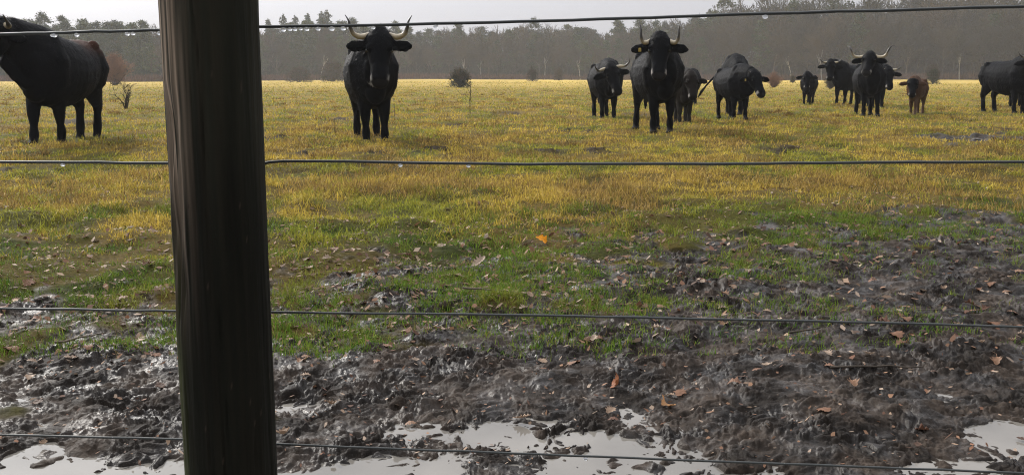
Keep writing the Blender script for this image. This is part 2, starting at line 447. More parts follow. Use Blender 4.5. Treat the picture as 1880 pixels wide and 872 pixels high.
def ball(c, r, n=8, squash=(1, 1, 1)):
    V, Q, T = [], [], []
    for i in range(1, n):
        for j in range(n * 2):
            a, b = math.pi * i / n, math.pi * j / n
            V.append((c[0] + r * squash[0] * math.sin(a) * math.cos(b), c[1] + r * squash[1] * math.sin(a) * math.sin(b), c[2] + r * squash[2] * math.cos(a)))
    m = n * 2
    for i in range(n - 2):
        for j in range(m): Q.append((i * m + j, (i + 1) * m + j, (i + 1) * m + (j + 1) % m, i * m + (j + 1) % m))
    a = len(V); V.append((c[0], c[1], c[2] + r * squash[2])); b = len(V); V.append((c[0], c[1], c[2] - r * squash[2])); o = (n - 2) * m
    for j in range(m): T.append((a, j, (j + 1) % m)); T.append((b, o + (j + 1) % m, o + j))
    return V, T, Q

def ball_frame(c, lat, a, b):
    """an ellipsoid, a along lat and b across it"""
    V, T, Q = ball((0, 0, 0), 1, 8); lat = Vector(lat).normalized(); up = Vector((0, 0, 1)); up = (up - lat * up.dot(lat)).normalized(); fw = lat.cross(up)
    return [tuple(Vector(c) + lat * (v[0] * a) + fw * (v[1] * b) + up * (v[2] * b)) for v in V], T, Q

# ------------------------------------------------------------------ fence post and wires
POST_D = 1.45
_d = ray(390, 140); POST = CAM + _d * (POST_D / _d.y)
def build_post():
    n, m = 200, 240; z0, z1, r = -.35, 1.36, .0695
    a = np.linspace(0, 2 * np.pi, n, endpoint=False); z = np.linspace(z0, z1, m)
    A, Z = np.meshgrid(a, z); A_, Z_ = A.ravel(), Z.ravel()
    cx, cy = np.cos(A_), np.sin(A_)
    rr = r * (1 + .03 * pn(cx * 1.2 + 5, cy * 1.2 + Z_ * 1.6, 201) + .012 * pn(cx * 2 + 3, cy * 2 + Z_ * 5, 202)) + .0010 * pn(A_ * 6, Z_ * 2.2, 203) + .0005 * pn(A_ * 26, Z_ * 5, 205)
    crack = np.abs(pn(A_ * 5, Z_ * .8, 207)); rr -= .004 * (1 - sstep(0, .05, crack)) * sstep(.0, .4, pn(A_ * 2, Z_ * 1.7, 209))
    # flaked side facing left
    fl = np.exp(-((np.angle(np.exp(1j * (A_ - R(222))))) / .35) ** 2) * sstep(.62, .7, Z_) * (1 - sstep(.93, 1.0, Z_))
    rr -= .0065 * fl * (1 + pn(A_ * 7, Z_ * 9, 211))
    top = sstep(z1 - .03, z1, Z_); rr *= 1 - .12 * top
    v = np.stack([rr * cx, rr * cy, Z_], 1)
    i = np.arange(m - 1)[:, None] * n; j = np.arange(n)[None]; j2 = (j + 1) % n
    q = np.stack([i + j, i + j2, i + n + j2, i + n + j], -1).reshape(-1, 4)
    c = len(v); v = np.concatenate([v, [[0, 0, z1]]]); o = (m - 1) * n
    t = np.stack([np.full(n, c), o + np.arange(n), o + (np.arange(n) + 1) % n], 1)
    # weathering: grey-brown flakes high on the left, green algae film low on the left, dark wet wood elsewhere
    dark = np.array([.0105, .0105, .0072]); grey = np.array([.17, .13, .095]); alg = np.array([.05, .058, .016]); brn = np.array([.016, .0135, .009])
    f = sstep(-.3, .6, fbm(A_ * 7, Z_ * 1.3, 3, 213)); col = dark * (1 - f[:, None] * .45) + brn * (f[:, None] * .45)
    g1 = np.clip(np.exp(-((np.angle(np.exp(1j * (A_ - R(224))))) / .42) ** 2) * sstep(.55, .8, Z_) * (.45 + 1.1 * fbm(A_ * 9, Z_ * 2.4, 3, 215)), 0, 1)[:, None]
    col = col * (1 - g1) + grey * g1
    g2 = np.clip(np.exp(-((np.angle(np.exp(1j * (A_ - R(208))))) / .30) ** 2) * (1 - sstep(.6, .85, Z_)) * (.6 + .6 * fbm(A_ * 8, Z_ * 5, 3, 217)), 0, 1)[:, None]
    col = col * (1 - g2) + alg * g2
    col = col * (1 + 1.1 * sstep(.72, 1.02, Z_ + .12 * pn(A_ * 4, Z_ * 3, 221)))[:, None]
    spec = (pn(A_ * 40, Z_ * 60, 219) > .78)[:, None]; col = np.where(spec, grey * .3, col)
    col = np.concatenate([col, [[.06, .05, .04]]])
    me = np_mesh('fence_post', v, t, q, col, True)
    b = M_wood.node_tree.nodes['Principled BSDF']
    at = N(M_wood, 'ShaderNodeAttribute'); at.attribute_name = 'Col'; L(M_wood, at.outputs['Color'], b.inputs['Base Color'])
    noise_tint(M_wood, 40, .75, 1.25, 6, (1, 1, .09)); bump(M_wood, 130, .7, .004, 6, (1, 1, .05))
    o = obj('fence_post', me, M_wood); o.location = (POST.x, POST.y, 0)
    tag(o, 'dark round wooden fence post, wet and greened by algae, standing in the mud', 'fence post')
build_post()

FENCE_SLOPE = -.055                            # the fence comes nearer towards +X
def fence_pt(px, py):
    d = ray(px, py); x0, y0 = POST.x, POST.y + .078
    t = (y0 - FENCE_SLOPE * x0) / (d.y - FENCE_SLOPE * d.x)
    return CAM + d * t
WIRES = [
 ([(-600, 72), (0, 63), (150, 59), (297, 56), (385, 53), (475, 50), (800, 44), (1100, 36), (1400, 26), (1880, 12), (2600, -12)], .0023,
  'topmost fence wire, grey and hung with water drops, crossing the sky and treetops',
  [96, 100, 141, 234, 244, 293, 520, 532, 541, 552, 563, 584, 609, 630, 685, 800, 1405]),
 ([(-600, 292), (0, 297), (305, 300), (392, 301), (480, 300), (545, 296), (900, 301), (1300, 301), (1600, 298), (1880, 297), (2600, 293)], .0022,
  'plain dark fence wire crossing the yellow grass below the cattle', [115, 735, 860]),
 ([(-600, 558), (0, 566), (325, 571), (410, 572), (492, 573), (900, 578), (1200, 583), (1500, 590), (1880, 600), (2600, 617)], .0020,
  'plain dark fence wire crossing the green tufts at the edge of the mud', []),
 ([(-600, 786), (0, 798), (338, 806), (420, 810), (507, 815), (800, 826), (1100, 838), (1500, 853), (1880, 868), (2600, 897)], .0020,
  'lowest fence wire, just above the pale puddles in the mud', [1075])]
def catmull(P, n):
    P = [P[0] * 2 - P[1]] + P + [P[-1] * 2 - P[-2]]; out = []
    for i in range(1, len(P) - 2):
        a, b, c, d = P[i - 1], P[i], P[i + 1], P[i + 2]
        for k in range(n):
            t = k / n
            out.append(.5 * (2 * b + (c - a) * t + (2 * a - 5 * b + 4 * c - d) * t * t + (3 * b - 3 * c + d - a) * t ** 3))
    return out + [P[-2]]
for pts, r, lab, drops in WIRES:
    P = catmull([fence_pt(*p) for p in pts], 6)
    P = [p + Vector((0, 0, random.uniform(-.0006, .0006))) for p in P]
    gw = Geo(); gw.tube(P, [r] * len(P), n=8)
    w = tag(obj('fence_wire', gw.mesh('fence_wire'), M_wire), lab, 'fence wire', 'wires of the fence')
    xs = [p[0] for p in pts]; ys = [p[1] for p in pts]
    for dx in drops:
        q = fence_pt(dx, float(np.interp(dx, xs, ys))); rr = random.uniform(.0028, .0042)
        best = min(P, key=lambda p: abs(p.x - q.x))
        gd = Geo(); gd.add(ball((q.x, q.y, q.z - r - rr * .55), rr, 6, (1.15, 1, .85)))
        obj('water_drop', gd.mesh('water_drop'), M_drop, w)

# ------------------------------------------------------------------ cattle
BLACK = np.array([.0032, .0037, .0050])
HORN_UP = [(.09, 0, .01), (.23, .02, -.02), (.325, .06, .015), (.365, .09, .10), (.385, .09, .18), (.43, .06, .255)]
def lerp(a, b, t): return a + (b - a) * t

def make_cow(label, foot, yaw, s=1.0, poll=(1.18, 0, 1.50), hyaw=0.0, hpitch=58, hs=1.15, horns=(HORN_UP, HORN_UP), feet=None,
             width=1.0, belly=1.0, coat=None, tags=(), ear=(.24, .03), tail=None, category='cow', name='cow', seed=0, roll=0.0, muzzle=1.0,
             hair=2600, legs_col=None, group='black cattle of the herd', root_at='front', lighter=None, horn_r=1.0, hump=1.0):
    g = np.random.default_rng(500 + seed); hair = int(hair * 2.2)
    fw = ground_at(*foot)
    ca, sa = math.cos(R(yaw)), math.sin(R(yaw))
    k0 = {'front': .55, 'mid': 0.0, 'rear': -.68}[root_at] * s
    rx, ry = fw.x - ca * k0, fw.y - sa * k0
    root = empty(name, (rx, ry, hz(rx, ry) - .015), R(yaw), s)
    tag(root, label, category, group)
    feet = feet or {}
    G = Geo()
    # trunk
    X = [-.88, -.80, -.66, -.46, -.2, .08, .34, .56, .74, .88]
    Zc = [1.11, 1.06, 1.03, 1.0, .95, .925, .945, .985, .99, .98]
    hw = [.15, .24, .30, .335, .375, .395, .375, .345, .295, .19]
    hh = [.20, .29, .35, .38, .425, .46, .47, .465, .41, .30]
    hh = [h * (belly if 2 < i < 7 else 1) for i, h in enumerate(hh)]
    hh[7] *= hump; hh[6] *= (1 + hump) / 2
    G.tube([(x, 0, z) for x, z in zip(X, Zc)], [w * width for w in hw], hh, lat=(0, 1, 0), n=20)
    for sy in (1, -1):                         # hip bones and shoulder blades
        G.add(ball((-.56, sy * .19 * width, 1.275), .09, 6)); G.add(ball((-.86, sy * .10, 1.19), .075, 6))
        G.tube([(.55, sy * .14 * width, 1.37), (.59, sy * .25 * width, 1.06), (.56, sy * .235 * width, .80)], [.08, .115, .10], [.11, .17, .15], lat=(0, 1, 0), n=12)
        G.tube([(-.58, sy * .20 * width, 1.18), (-.62, sy * .25 * width, .98), (-.58, sy * .22 * width, .80)], [.10, .11, .09], [.18, .20, .16], lat=(0, 1, 0), n=12)
    G.add(ball((.80, 0, .74), .2, 8, (.9, .72, .95)))
    # neck and dewlap
    pl = Vector(poll); A0 = Vector((.50, 0, 1.10)); mid = A0.lerp(pl, .55) + Vector((.02, 0, .0))
    G.tube([A0, A0.lerp(mid, .5) + Vector((0, 0, .0)), mid, A0.lerp(pl, .8), pl + Vector((-.03, 0, -.08))],
           [.29 * width, .26, .215, .175, .14], [.40, .37, .31, .25, .18], lat=(0, 1, 0), n=16)
    G.tube([pl + Vector((-.06, 0, -.34)), A0.lerp(pl, .55) + Vector((.08, 0, -.36)), (.90, 0, .80)], [.05, .06, .09], [.12, .16, .15], lat=(0, 1, 0), n=12)
    # head
    hyr, hpr = R(hyaw), R(hpitch)
    Fw = Vector((math.cos(hpr) * math.cos(hyr), math.cos(hpr) * math.sin(hyr), -math.sin(hpr)))
    Lt = Vector((-math.sin(hyr), math.cos(hyr), 0)); Hf = Vector((math.cos(hyr), math.sin(hyr), 0))
    if roll:
        q = Quaternion(Hf, R(roll)); Lt = q @ Lt; Fw = q @ Fw
    Uh = Fw.cross(Lt)
    if Uh.z < 0: Uh = -Uh
    ss = [-.07, 0, .11, .22, .32, .40, .47, .51]; wd = [.115, .142, .146, .118, .098, .102, .106, .090]; ht = [.12, .152, .156, .132, .108, .102, .096, .070]
    dp = [0, 0, -.015, -.02, -.015, -.012, -.015, -.02]
    G.tube([pl + Fw * (x * hs) + Uh * (d * hs) for x, d in zip(ss, dp)], [w * hs for w in wd], [h * hs for h in ht], lat=Lt, n=18)
    G.add(ball_frame(pl + Fw * .02 * hs + Vector((0, 0, .02)), Lt, .165 * hs, .10 * hs))
    G.tube([pl + Fw * (.14 * hs) - Uh * (.11 * hs), pl + Fw * (.40 * hs) - Uh * (.075 * hs)], [.06 * hs, .045 * hs], lat=Lt, n=10)   # jaw
    for sy in (1, -1):                         # brow ridge, nostril wing, ear
        G.add(ball(pl + Fw * .13 * hs + Lt * sy * .105 * hs + Uh * .075 * hs, .042 * hs, 6))
        e0 = pl + Fw * .065 * hs + Lt * sy * .11 * hs - Uh * .02
        el, ed = ear
        el *= hs
        e1 = e0 + Lt * sy * el * .45 + Vector((0, 0, -ed * .4)); e2 = e0 + Lt * sy * el * .85 + Vector((0, 0, -ed)); e3 = e0 + Lt * sy * el * 1.1 + Vector((0, 0, -ed * 1.5))
        G.tube([e0, e1, e2, e3], [.042 * hs, .066 * hs, .066 * hs, .03 * hs], [.028 * hs, .026 * hs, .022 * hs, .016 * hs], lat=(0, 0, 1), n=10)
    # legs
    hoofs = []
    def leg(key, chain, ra, rb):
        dx, dy = feet.get(key, (0, 0)); z0 = chain[0][2]
        P = []
        for (x, y, z) in chain:
            t = 1 - max(0, min(1, z / z0)); t = t ** 1.1
            P.append((x + dx * t, y + dy * t, z))
        G.tube(P, ra, rb, lat=(0, 1, 0), n=12, cap=False); hoofs.append(P[-1])
    for sy, nm in ((1, 'l'), (-1, 'r')):
        y = sy * .145 * width
        leg('f' + nm, [(.53, y * .9, 1.12), (.52, y * 1.05, .84), (.50, y, .68), (.545, y, .46), (.545, y, .40), (.545, y, .26), (.54, y, .16), (.56, y, .085), (.585, y, .0)],
            [.14, .14, .108, .080, .074, .046, .062, .050, .080], [.18, .17, .125, .088, .080, .054, .068, .058, .098])
        y2 = sy * .155 * width
        leg('h' + nm, [(-.56, y2 * .8, 1.15), (-.50, y2 * 1.05, .90), (-.50, y2 * 1.05, .74), (-.66, y2, .55), (-.72, y2 * .98, .47), (-.70, y2 * .98, .36), (-.675, y2, .18), (-.655, y2, .085), (-.63, y2, 0.0)],
            [.16, .18, .145, .084, .066, .046, .062, .050, .078], [.25, .25, .19, .12, .092, .068, .064, .064, .088])
    # tail
    tl = tail or [(-.90, 0, 1.30), (-.99, 0, 1.18), (-1.0, 0, .95), (-.98, .01, .70), (-.97, .01, .50), (-.96, .01, .36)]
    G.tube(tl, [.05, .042, .032, .028, .045, .02][:len(tl)], n=8)
    # one skin over all of it
    tmp = G.mesh('tmp'); to = bpy.data.objects.new('tmp', tmp); C.objects.link(to)
    md = to.modifiers.new('r', 'REMESH'); md.mode = 'VOXEL'; md.voxel_size = .0175
    sm = to.modifiers.new('s', 'SMOOTH'); sm.factor = .5; sm.iterations = 5
    bpy.context.view_layer.update()
    dg = bpy.context.evaluated_depsgraph_get()
    me = bpy.data.meshes.new_from_object(to.evaluated_get(dg)); me.name = 'body'
    bpy.data.objects.remove(to); bpy.data.meshes.remove(tmp)
    nv = len(me.vertices); co = np.empty(nv * 3, np.float32); me.vertices.foreach_get('co', co); co = co.reshape(-1, 3)
    no = np.empty(nv * 3, np.float32); me.vertex_normals.foreach_get('vector', no); no = no.reshape(-1, 3)
    x, y, z = co.T
    bodym = sstep(.45, .7, z)
    co = co + no * ((.003 * pn(x * 9 + y * 5, z * 7 + y * 6, 301 + seed) + .004 * pn(x * 24 + y * 11, z * 15 - y * 13, 303 + seed)) * (.35 + .65 * bodym))[:, None]
    me.vertices.foreach_set('co', co.astype(np.float32).ravel())
    me.polygons.foreach_set('use_smooth', np.ones(len(me.polygons), bool))
    # colours of the coat
    col = np.tile(coat if coat is not None else BLACK, (nv, 1)).astype(float)
    if lighter is not None: col = lighter(co, col, seed)
    if legs_col is not None:
        t = (1 - sstep(.35, .75, z))[:, None]; col = col * (1 - t) + np.asarray(legs_col) * t
    rel = co - np.array(pl); f = rel @ np.array(Fw) / hs; l = rel @ np.array(Lt) / hs; u = rel @ np.array(Uh) / hs
    inhead = (np.abs(l) < .16) & (np.abs(u) < .2)
    if coat is not None and name == 'calf':
        t = (inhead & (f > -.02)); col[t] = BLACK * 1.3
    ring = sstep(.41, .435, f + .02 * pn(l * 30, u * 30, 5)) * (1 - sstep(.475, .495, f)) * inhead * muzzle
    ring = ring * (1 - sstep(.025, .05, u))
    low = sstep(.42, .45, f) * inhead * muzzle * (u < -.065)
    ring = np.maximum(ring, low * .8)
    col = col * (1 - ring)[:, None] + np.array([.34, .325, .30]) * ring[:, None]
    nose = (f > .495) & inhead & (u > -.06); col[nose] = [.014, .013, .013]
    hf = (z < .06)[:, None]; col = np.where(hf, np.array([.04, .037, .034]), col)
    set_col(me, col)
    me.materials.clear()
    body = obj('body', me, M_coat, root)
    # coat: short wet hair over the skin, longer on the poll
    me.calc_loop_triangles(); nt3 = len(me.loop_triangles)
    ti = np.empty(nt3 * 3, np.int32); me.loop_triangles.foreach_get('vertices', ti); ti = ti.reshape(-1, 3)
    pa, pb, pc = co[ti[:, 0]], co[ti[:, 1]], co[ti[:, 2]]
    ar = np.linalg.norm(np.cross(pb - pa, pc - pa), axis=1)
    nr = np.cross(pb - pa, pc - pa); nr /= np.maximum(np.linalg.norm(nr, axis=1), 1e-9)[:, None]
    cen = (pa + pb + pc) / 3
    d = np.linalg.norm(cen - np.array(pl) - np.array([-.02, 0, 0]), axis=1)
    wgt = ar * (1 + 5 * np.exp(-(d / .16) ** 2)) * (cen[:, 2] > .3)
    relc = cen - np.array(pl); fc = relc @ np.array(Fw) / hs; wgt[(fc > .2) & (np.abs(relc @ np.array(Lt)) < .2)] = 0
    pick = g.choice(nt3, hair, p=wgt / wgt.sum())
    b = cen[pick]; nn = nr[pick]; dd = d[pick]
    flow = np.array([-.5, 0, -.8]) + g.normal(0, .35, (hair, 3))
    flow = flow - nn * (flow * nn).sum(1)[:, None]; flow /= np.linalg.norm(flow, axis=1)[:, None] + 1e-6
    lift = g.uniform(.1, .38, hair)[:, None]
    top = np.exp(-(dd / .15) ** 2)[:, None]
    dirv = flow * (1 - lift) + nn * lift + np.array([0, 0, .5]) * top * (nn[:, 2:3] > .2); dirv /= np.linalg.norm(dirv, axis=1)[:, None]
    ln = g.uniform(.02, .05, hair)[:, None] * (1 + .9 * top)
    sd_ = np.cross(dirv, nn + g.normal(0, .3, nn.shape)); sd_ /= np.linalg.norm(sd_, axis=1)[:, None] + 1e-6
    wv = sd_ * .0035
    v = np.stack([b - wv - nn * .004, b + wv - nn * .004, b + dirv * ln], 1).reshape(-1, 3)
    hc = np.repeat(col[ti[pick, 0]] * g.uniform(.8, 1.7, (hair, 1)), 3, 0)
    obj('coat_hair', np_mesh('coat_hair', v, np.arange(hair * 3).reshape(-1, 3), None, hc), M_hair, root)
    # horns, eyes, ear tags
    for sy, path in ((1, horns[0]), (-1, horns[1])):
        if not path: continue
        P = catmull([pl + Vector((0, 0, .045 * hs)) + Lt * (sy * a) + Hf * f_ + Lt.cross(Hf).normalized() * (-u_ if Lt.cross(Hf).z < 0 else u_) for a, f_, u_ in path], 5)
        m = len(P); rr = [horn_r * .038 * (1 - (i / (m - 1)) ** 1.35) + .004 for i in range(m)]
        gh = Geo(); gh.tube(P, rr, n=10)
        vv = np.array(gh.V); tt = np.array([min(range(m), key=lambda i: (Vector(v) - P[i]).length_squared) for v in gh.V]) / (m - 1)
        k = sstep(.34, .6, tt)[:, None]; k0_ = (1 - sstep(0, .12, tt))[:, None]
        hcol = np.array([.44, .37, .25]) * (1 - k) + np.array([.035, .03, .026]) * k; hcol = hcol * (1 - .5 * k0_) * (.85 + .3 * g.uniform(0, 1, (len(vv), 1)))
        obj('horn', gh.mesh('horn', hcol), M_horn, root)
    for sy in (1, -1):
        p = pl + Fw * .155 * hs + Lt * sy * .128 * hs + Uh * .05 * hs
        ge = Geo(); ge.add(ball(p, .024 * hs, 6)); obj('eye', ge.mesh('eye'), M_eye, root)
    for sy in tags:
        el, ed = ear
        p = pl + Fw * .065 * hs + Lt * sy * (.11 + el * .62) * hs + Hf * .035 + Vector((0, 0, -ed * .7 - .035))
        gt = Geo(); gt.tube([p + Vector((0, 0, .035)), p + Vector((0, 0, -.02))], [.02, .024], [.004, .004], lat=Lt, n=8); obj('ear_tag', gt.mesh('ear_tag'), M_tag, root)
    return root

def saddle(co, col, seed):
    x, y, z = co.T
    t = sstep(.05, -.3, x) * sstep(1.08, 1.34, z + .05 * pn(x * 7, z * 6 + y * 4, 9)) * .9
    return col * (1 - t)[:, None] + np.array([.062, .028, .018]) * t[:, None]
def brown_calf(co, col, seed):
    x, y, z = co.T
    t = sstep(-.3, .5, pn(x * 5 + y * 3, z * 5, 12))[:, None] * .5
    col = col * (1 - t) + np.array([.05, .024, .014]) * t
    b = (1 - sstep(.55, .85, z))[:, None] * .75
    return col * (1 - b) + np.array([.15, .10, .065]) * b

HORN_B = [(.09, 0, 0), (.22, .03, .0), (.33, .08, -.01), (.41, .16, .06), (.44, .2, .16)]
HORN_C1 = [(.09, 0, .0), (.19, .04, -.05), (.26, .08, -.05), (.295, .10, .04), (.30, .09, .16), (.325, .06, .27)]
HORN_H = [(.09, 0, .0), (.25, .02, -.04), (.38, .06, .0), (.45, .08, .14), (.50, .04, .22), (.58, -.02, .24)]
HORN_SHORT = [(.09, 0, .0), (.2, .05, .0), (.3, .12, .04), (.36, .17, .13)]
STUB = [(.08, 0, .0), (.15, .01, .03), (.2, .03, .07)]

def build_herd():
    make_cow('big black bull with a rusty brown rump walking beside the fence post, head cut off', (90, 267), -90, 1.14, poll=(1.18, -.20, 1.42), hyaw=-18, hpitch=50,
             feet={'fl': (-.28, -.09), 'fr': (.36, .12), 'hl': (-.10, -.07), 'hr': (.10, .08)}, lighter=saddle, hump=1.04, belly=.98, width=.95, category='bull', name='bull', seed=1,
             horns=([(.09, 0, 0), (.2, .05, .0), (.28, .14, .03), (.30, .22, .12)],) * 2, horn_r=1.1)
    make_cow('black horned cow standing alone face on, wide upright horns crossing the top wire', (688, 261), -77, 1.12, poll=(.98, .05, 1.40), hyaw=-6, hpitch=66, hs=1.2,
             feet={'fl': (.03, .0), 'fr': (-.02, .03), 'hl': (.10, -.02), 'hr': (-.05, .0)}, width=.94, seed=2, ear=(.22, .005), muzzle=.75)
    make_cow('tall black horned cow with an ear tag, head held high, biggest of the distant group', (1214, 246), -87, 1.05, poll=(.98, -.15, 1.47), hyaw=-12, hpitch=60, hs=1.2,
             horns=(HORN_C1, HORN_C1), feet={'hr': (-.05, -.06), 'hl': (.04, 0)}, tags=(-1,), seed=3, width=.97)
    make_cow('black cow with pale forward curving horns, head lowered and tilted, beside the tall one', (1116, 216), -86, 1.0, poll=(1.10, -.04, 1.19), hyaw=8, hpitch=60, hs=1.2,
             horns=(HORN_B, HORN_B), roll=10, seed=4, width=1.0, feet={'hl': (.08, 0)})
    make_cow('dark half grown calf tucked behind the tall cow, only its side and legs showing', (1256, 228), -95, .80, poll=(1.02, .1, 1.24), hyaw=10, hpitch=62, horns=(None, None), seed=5,
             coat=np.array([.017, .014, .012]), legs_col=[.03, .027, .024], category='calf', name='young_cow', hair=1200, width=.85)
    make_cow('small black cow far off with white ringed muzzle lowered to the grass', (1270, 191), -95, .90, poll=(1.10, -.08, 1.02), hyaw=-10, hpitch=66, seed=6, horns=(STUB, STUB), hair=1200, muzzle=1)
    make_cow('young black cow with a yellow ear tag, turned to the side, short horns, head low', (1357, 221), -83, .86, poll=(1.25, .10, 1.16), hyaw=14, hpitch=52, hs=1.2, seed=7,
             horns=(STUB, STUB), tags=(-1,), feet={'fl': (.04, 0), 'hl': (.06, 0)},
             tail=[(-.90, 0, 1.30), (-.98, -.12, 1.20), (-1.04, -.28, 1.04), (-1.06, -.42, .88), (-1.07, -.54, .72), (-1.07, -.64, .56)], width=1.05)
    make_cow('black cow mostly hidden behind the young tagged one, its broad round back showing', (1347, 211), -104, 1.07, poll=(1.10, .12, 1.05), hyaw=10, hpitch=70, seed=8, horns=(STUB, STUB), width=1.02)
    make_cow('small black calf without horns, standing alone face on, white ring round its muzzle', (1481, 195), -114, .74, poll=(1.05, .02, 1.36), hyaw=10, hpitch=62, hs=1.25, horns=(None, None), seed=9,
             category='calf', name='calf', width=.9, hair=1200, feet={'hl': (.02, -.05), 'hr': (.02, .05)})
    make_cow('black cow with short pale horns looking out from behind the long horned one', (1543, 194), -132, .99, poll=(1.12, -.18, 1.40), hyaw=26, hpitch=64, hs=1.12, seed=10, horns=(HORN_SHORT, HORN_SHORT), hair=1500)
    make_cow('black cow with long pale lyre shaped horns and muzzle raised', (1596, 213), -103, .98, poll=(.98, -.12, 1.50), hyaw=-16, hpitch=42, hs=1.15, seed=11, horns=(HORN_H, HORN_H),
             width=1.02, feet={'fl': (0, .05), 'hr': (0, -.05), 'hl': (.06, 0)})
    make_cow('black cow almost hidden behind the long horned one, a single horn tip poking out', (1610, 199), -104, .95, poll=(1.08, .22, 1.20), hyaw=12, hpitch=66, seed=12, horns=(HORN_SHORT, HORN_SHORT), hair=1000)
    make_cow('brown calf with dark face and white muzzle stepping through the grass', (1676, 210), -124, .70, poll=(1.02, .02, 1.28), hyaw=14, hpitch=58, hs=1.25, horns=(None, None), seed=13,
             coat=np.array([.085, .046, .028]), lighter=brown_calf, category='calf', name='calf', feet={'fl': (.22, 0), 'fr': (-.08, 0), 'hl': (.1, 0), 'hr': (-.12, 0)}, width=.7, belly=.84, hair=1500)
    make_cow('black cow side on at the edge of the herd, head turned to the camera', (1870, 209), -79, 1.03, poll=(1.12, -.14, 1.40), hyaw=-38, hpitch=62, seed=14, horns=(HORN_SHORT, HORN_SHORT),
             feet={'fl': (-.05, 0), 'hl': (.05, 0)})
    make_cow('black cow behind the side on one, cut off by the edge of the view', (1886, 198), -98, .92, poll=(1.10, -.05, 1.10), hyaw=-20, hpitch=64, seed=15, horns=(HORN_SHORT, HORN_SHORT), hair=1000)
build_herd()

# ------------------------------------------------------------------ trees
def branch_tris(segs):
    """segs: (p0, p1, w0, w1) arrays -> crossed thin blades that read as twigs"""
    p0 = np.array([s[0] for s in segs]); p1 = np.array([s[1] for s in segs]); w0 = np.array([s[2] for s in segs]); w1 = np.array([s[3] for s in segs])
    d = p1 - p0; d /= np.linalg.norm(d, axis=1)[:, None] + 1e-9
    a = np.cross(d, [0.31, .2, .93]); a /= np.linalg.norm(a, axis=1)[:, None] + 1e-9; b = np.cross(d, a)
    V = []; n = len(p0)
    for k in range(3):
        t = 2 * math.pi * k / 3; o = a * math.cos(t) + b * math.sin(t)
        V += [p0 + o * w0[:, None], p1 + o * w1[:, None]]
    V = np.stack(V, 1).reshape(-1, 3); i = np.arange(n)[:, None] * 6
    Q = np.concatenate([i + np.array([[0, 2, 3, 1]]), i + np.array([[2, 4, 5, 3]]), i + np.array([[4, 0, 1, 5]])])
    return V, Q

def grow_bare(seed, h=16.0, spread=.55, twig=.030, forks=4, lean=0.0):
    g = np.random.default_rng(seed); trunk, crown = [], []
    th = h * g.uniform(.22, .38)
    def rnd(d, ang):
        v = g.normal(0, 1, 3); v -= d * (v @ d); v /= np.linalg.norm(v)
        return d * math.cos(ang) + v * math.sin(ang)
    def go(p, d, ln, w, lvl):
        k = 3 if lvl < 3 else 2; q = p
        for i in range(k):
            d = rnd(d, g.uniform(.03, .22)); d = d + np.array([lean * .1, 0, .10]); d /= np.linalg.norm(d)
            r = q + d * ln / k; wa, wb = w * (1 - .4 * i / k), w * (1 - .4 * (i + 1) / k)
            (trunk if lvl < 2 else crown).append((q, r, max(wa, twig * .5), max(wb, twig * .45))); q = r
            if lvl < 5 and (i > 0 or lvl > 0) and g.uniform() < .9:
                go(q, rnd(d, g.uniform(.5, 1.05) * spread * 1.6), ln * g.uniform(.5, .75), w * .5, lvl + 1)
        if lvl < 5:
            for _ in range(2 if lvl else forks):
                go(q, rnd(d, g.uniform(.25, .8) * spread * 1.5), ln * g.uniform(.6, .82), w * .62, lvl + 1)
    d0 = np.array([g.normal(0, .04), g.normal(0, .04), 1.0]); d0 /= np.linalg.norm(d0)
    go(np.zeros(3), d0, th, h * .013, 0)
    zmax = max(s[1][2] for s in crown); sc = h / zmax
    f = lambda L_: [(a * sc, b * sc, c, e) for a, b, c, e in L_]
    return f(trunk), f(crown)

def needle_clumps(cent, rad, per, size, g, cols):
    n = len(cent); idx = np.repeat(np.arange(n), per); m = len(idx)
    p = cent[idx] + g.normal(0, 1, (m, 3)) * rad[idx][:, None] * np.array([1, 1, .55])
    a = g.normal(0, 1, (m, 3)); a /= np.linalg.norm(a, axis=1)[:, None]; b = np.cross(a, g.normal(0, 1, (m, 3))); b /= np.linalg.norm(b, axis=1)[:, None]
    s = size * g.uniform(.5, 1.3, m)[:, None]
    V = np.stack([p - a * s, p + a * s * .8 + b * s * .35, p + b * s], 1).reshape(-1, 3)
    c = np.repeat(cols[g.integers(0, len(cols), n)][idx] * g.uniform(.7, 1.3, (m, 1)), 3, 0)
    return V, np.arange(m * 3).reshape(-1, 3), c

